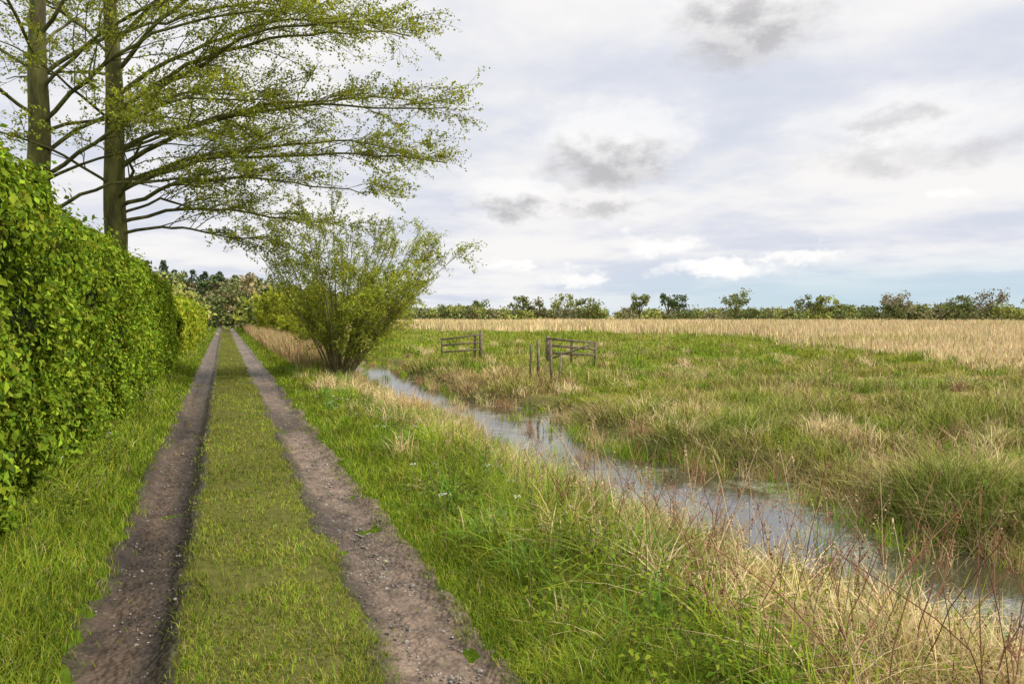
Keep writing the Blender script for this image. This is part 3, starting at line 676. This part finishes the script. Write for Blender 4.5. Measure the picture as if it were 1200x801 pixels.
dn = noise(mpv.outputs[0], .26, 7, .60); sb = N.new('ShaderNodeVectorMath'); sb.operation = 'SUBTRACT'; L.new(dn.outputs['Color'], sb.inputs[0]); sb.inputs[1].default_value = (.5, .5, .5)
sc = N.new('ShaderNodeVectorMath'); sc.operation = 'MULTIPLY'; L.new(sb.outputs[0], sc.inputs[0]); sc.inputs[1].default_value = (11, 4.6, 0)
av = N.new('ShaderNodeVectorMath'); av.operation = 'ADD'; L.new(cv.outputs[0], av.inputs[0]); L.new(sc.outputs[0], av.inputs[1])
sepd = N.new('ShaderNodeSeparateXYZ'); L.new(dn.outputs['Color'], sepd.inputs[0]); tex = sepd.outputs[2]
clouds = [(31.6, 14.6, 8.5, 3.6, .75, 'w'), (41.5, 24.5, 9, 5.2, .7, 'w'), (22.6, 10, 4.6, 2.0, .7, 'w'), (52, 13.6, 8, 2.8, .6, 'w'),
          (41.5, 22.4, 6.4, 4.0, .88, 'g'), (31.4, 12.7, 7.0, 2.3, .88, 'g'), (22.2, 8.9, 3.4, 1.4, .85, 'g'), (30.4, 8.8, 4.4, 1.2, .7, 'g'), (53, 11.6, 7.5, 1.6, .5, 'g'), (51.2, 13.8, 4.0, 1.0, .5, 'g'),
          (34.9, 5.8, 2.8, 1.0, 1, 'w'), (40, 3.8, 5, .75, 1, 'w'), (22.9, 4.6, 2, .7, 1, 'w'), (45.5, 4.8, 4, .6, .9, 'w'), (28.3, 3.4, 3.4, .7, .9, 'w'), (55, 8.2, 2.5, .6, .8, 'w')]
cur = base
for ca, ce, rx, ry, st, ty in clouds:
    v = N.new('ShaderNodeVectorMath'); v.operation = 'SUBTRACT'; L.new(av.outputs[0], v.inputs[0]); v.inputs[1].default_value = (ca, ce, 0)
    q = N.new('ShaderNodeVectorMath'); q.operation = 'MULTIPLY'; L.new(v.outputs[0], q.inputs[0]); q.inputs[1].default_value = (1/rx, 1/ry, 0)
    ln = N.new('ShaderNodeVectorMath'); ln.operation = 'LENGTH'; L.new(q.outputs[0], ln.inputs[0])
    msk = mth('MULTIPLY', mrange(ln.outputs['Value'], .35, 1.15, 1, 0), st)
    if ty == 'g':
        sy = N.new('ShaderNodeSeparateXYZ'); L.new(q.outputs[0], sy.inputs[0])
        shade = mth('ADD', mth('MULTIPLY', sy.outputs[1], .6), mrange(tex, .35, .65, -.05, .7), clamp=True)
        colr = mixn(shade, (5.0, 4.9, 5.1), (9.9, 9.8, 9.7))
    else: colr = (10.2, 10.1, 10.0)
    cur = mixn(msk, cur, colr)
bo = mrange(el, 27, 65, 1, 1.9); vs = N.new('ShaderNodeVectorMath'); vs.operation = 'SCALE'; L.new(cur, vs.inputs[0]); L.new(bo, vs.inputs['Scale'])
bg = N.new('ShaderNodeBackground'); bg.inputs['Strength'].default_value = .1; L.new(vs.outputs[0], bg.inputs['Color'])
wo = N.new('ShaderNodeOutputWorld'); L.new(bg.outputs[0], wo.inputs[0])

sl = bpy.data.lights.new('sun', 'SUN'); sl.energy = 3.5; sl.angle = rad(4); sl.color = (1, .92, .78)
so = bpy.data.objects.new('sun', sl); scene.collection.objects.link(so)
S = Vector((math.cos(rad(SUN_EL))*math.sin(rad(SUN_AZ)), math.cos(rad(SUN_EL))*math.cos(rad(SUN_AZ)), math.sin(rad(SUN_EL))))
so.rotation_euler = (-S).to_track_quat('-Z', 'Y').to_euler()

cam = bpy.data.cameras.new('camera'); cam.lens = 24; cam.sensor_width = 36; cam.clip_end = 8000; cam.clip_start = .05
co = bpy.data.objects.new('camera', cam); scene.collection.objects.link(co)
co.location = (0, 0, 1.7); co.rotation_euler = (rad(90-2.18), 0, rad(-22.9)); scene.camera = co
scene.view_settings.view_transform = 'Standard'; scene.view_settings.look = 'None'; scene.view_settings.exposure = 0
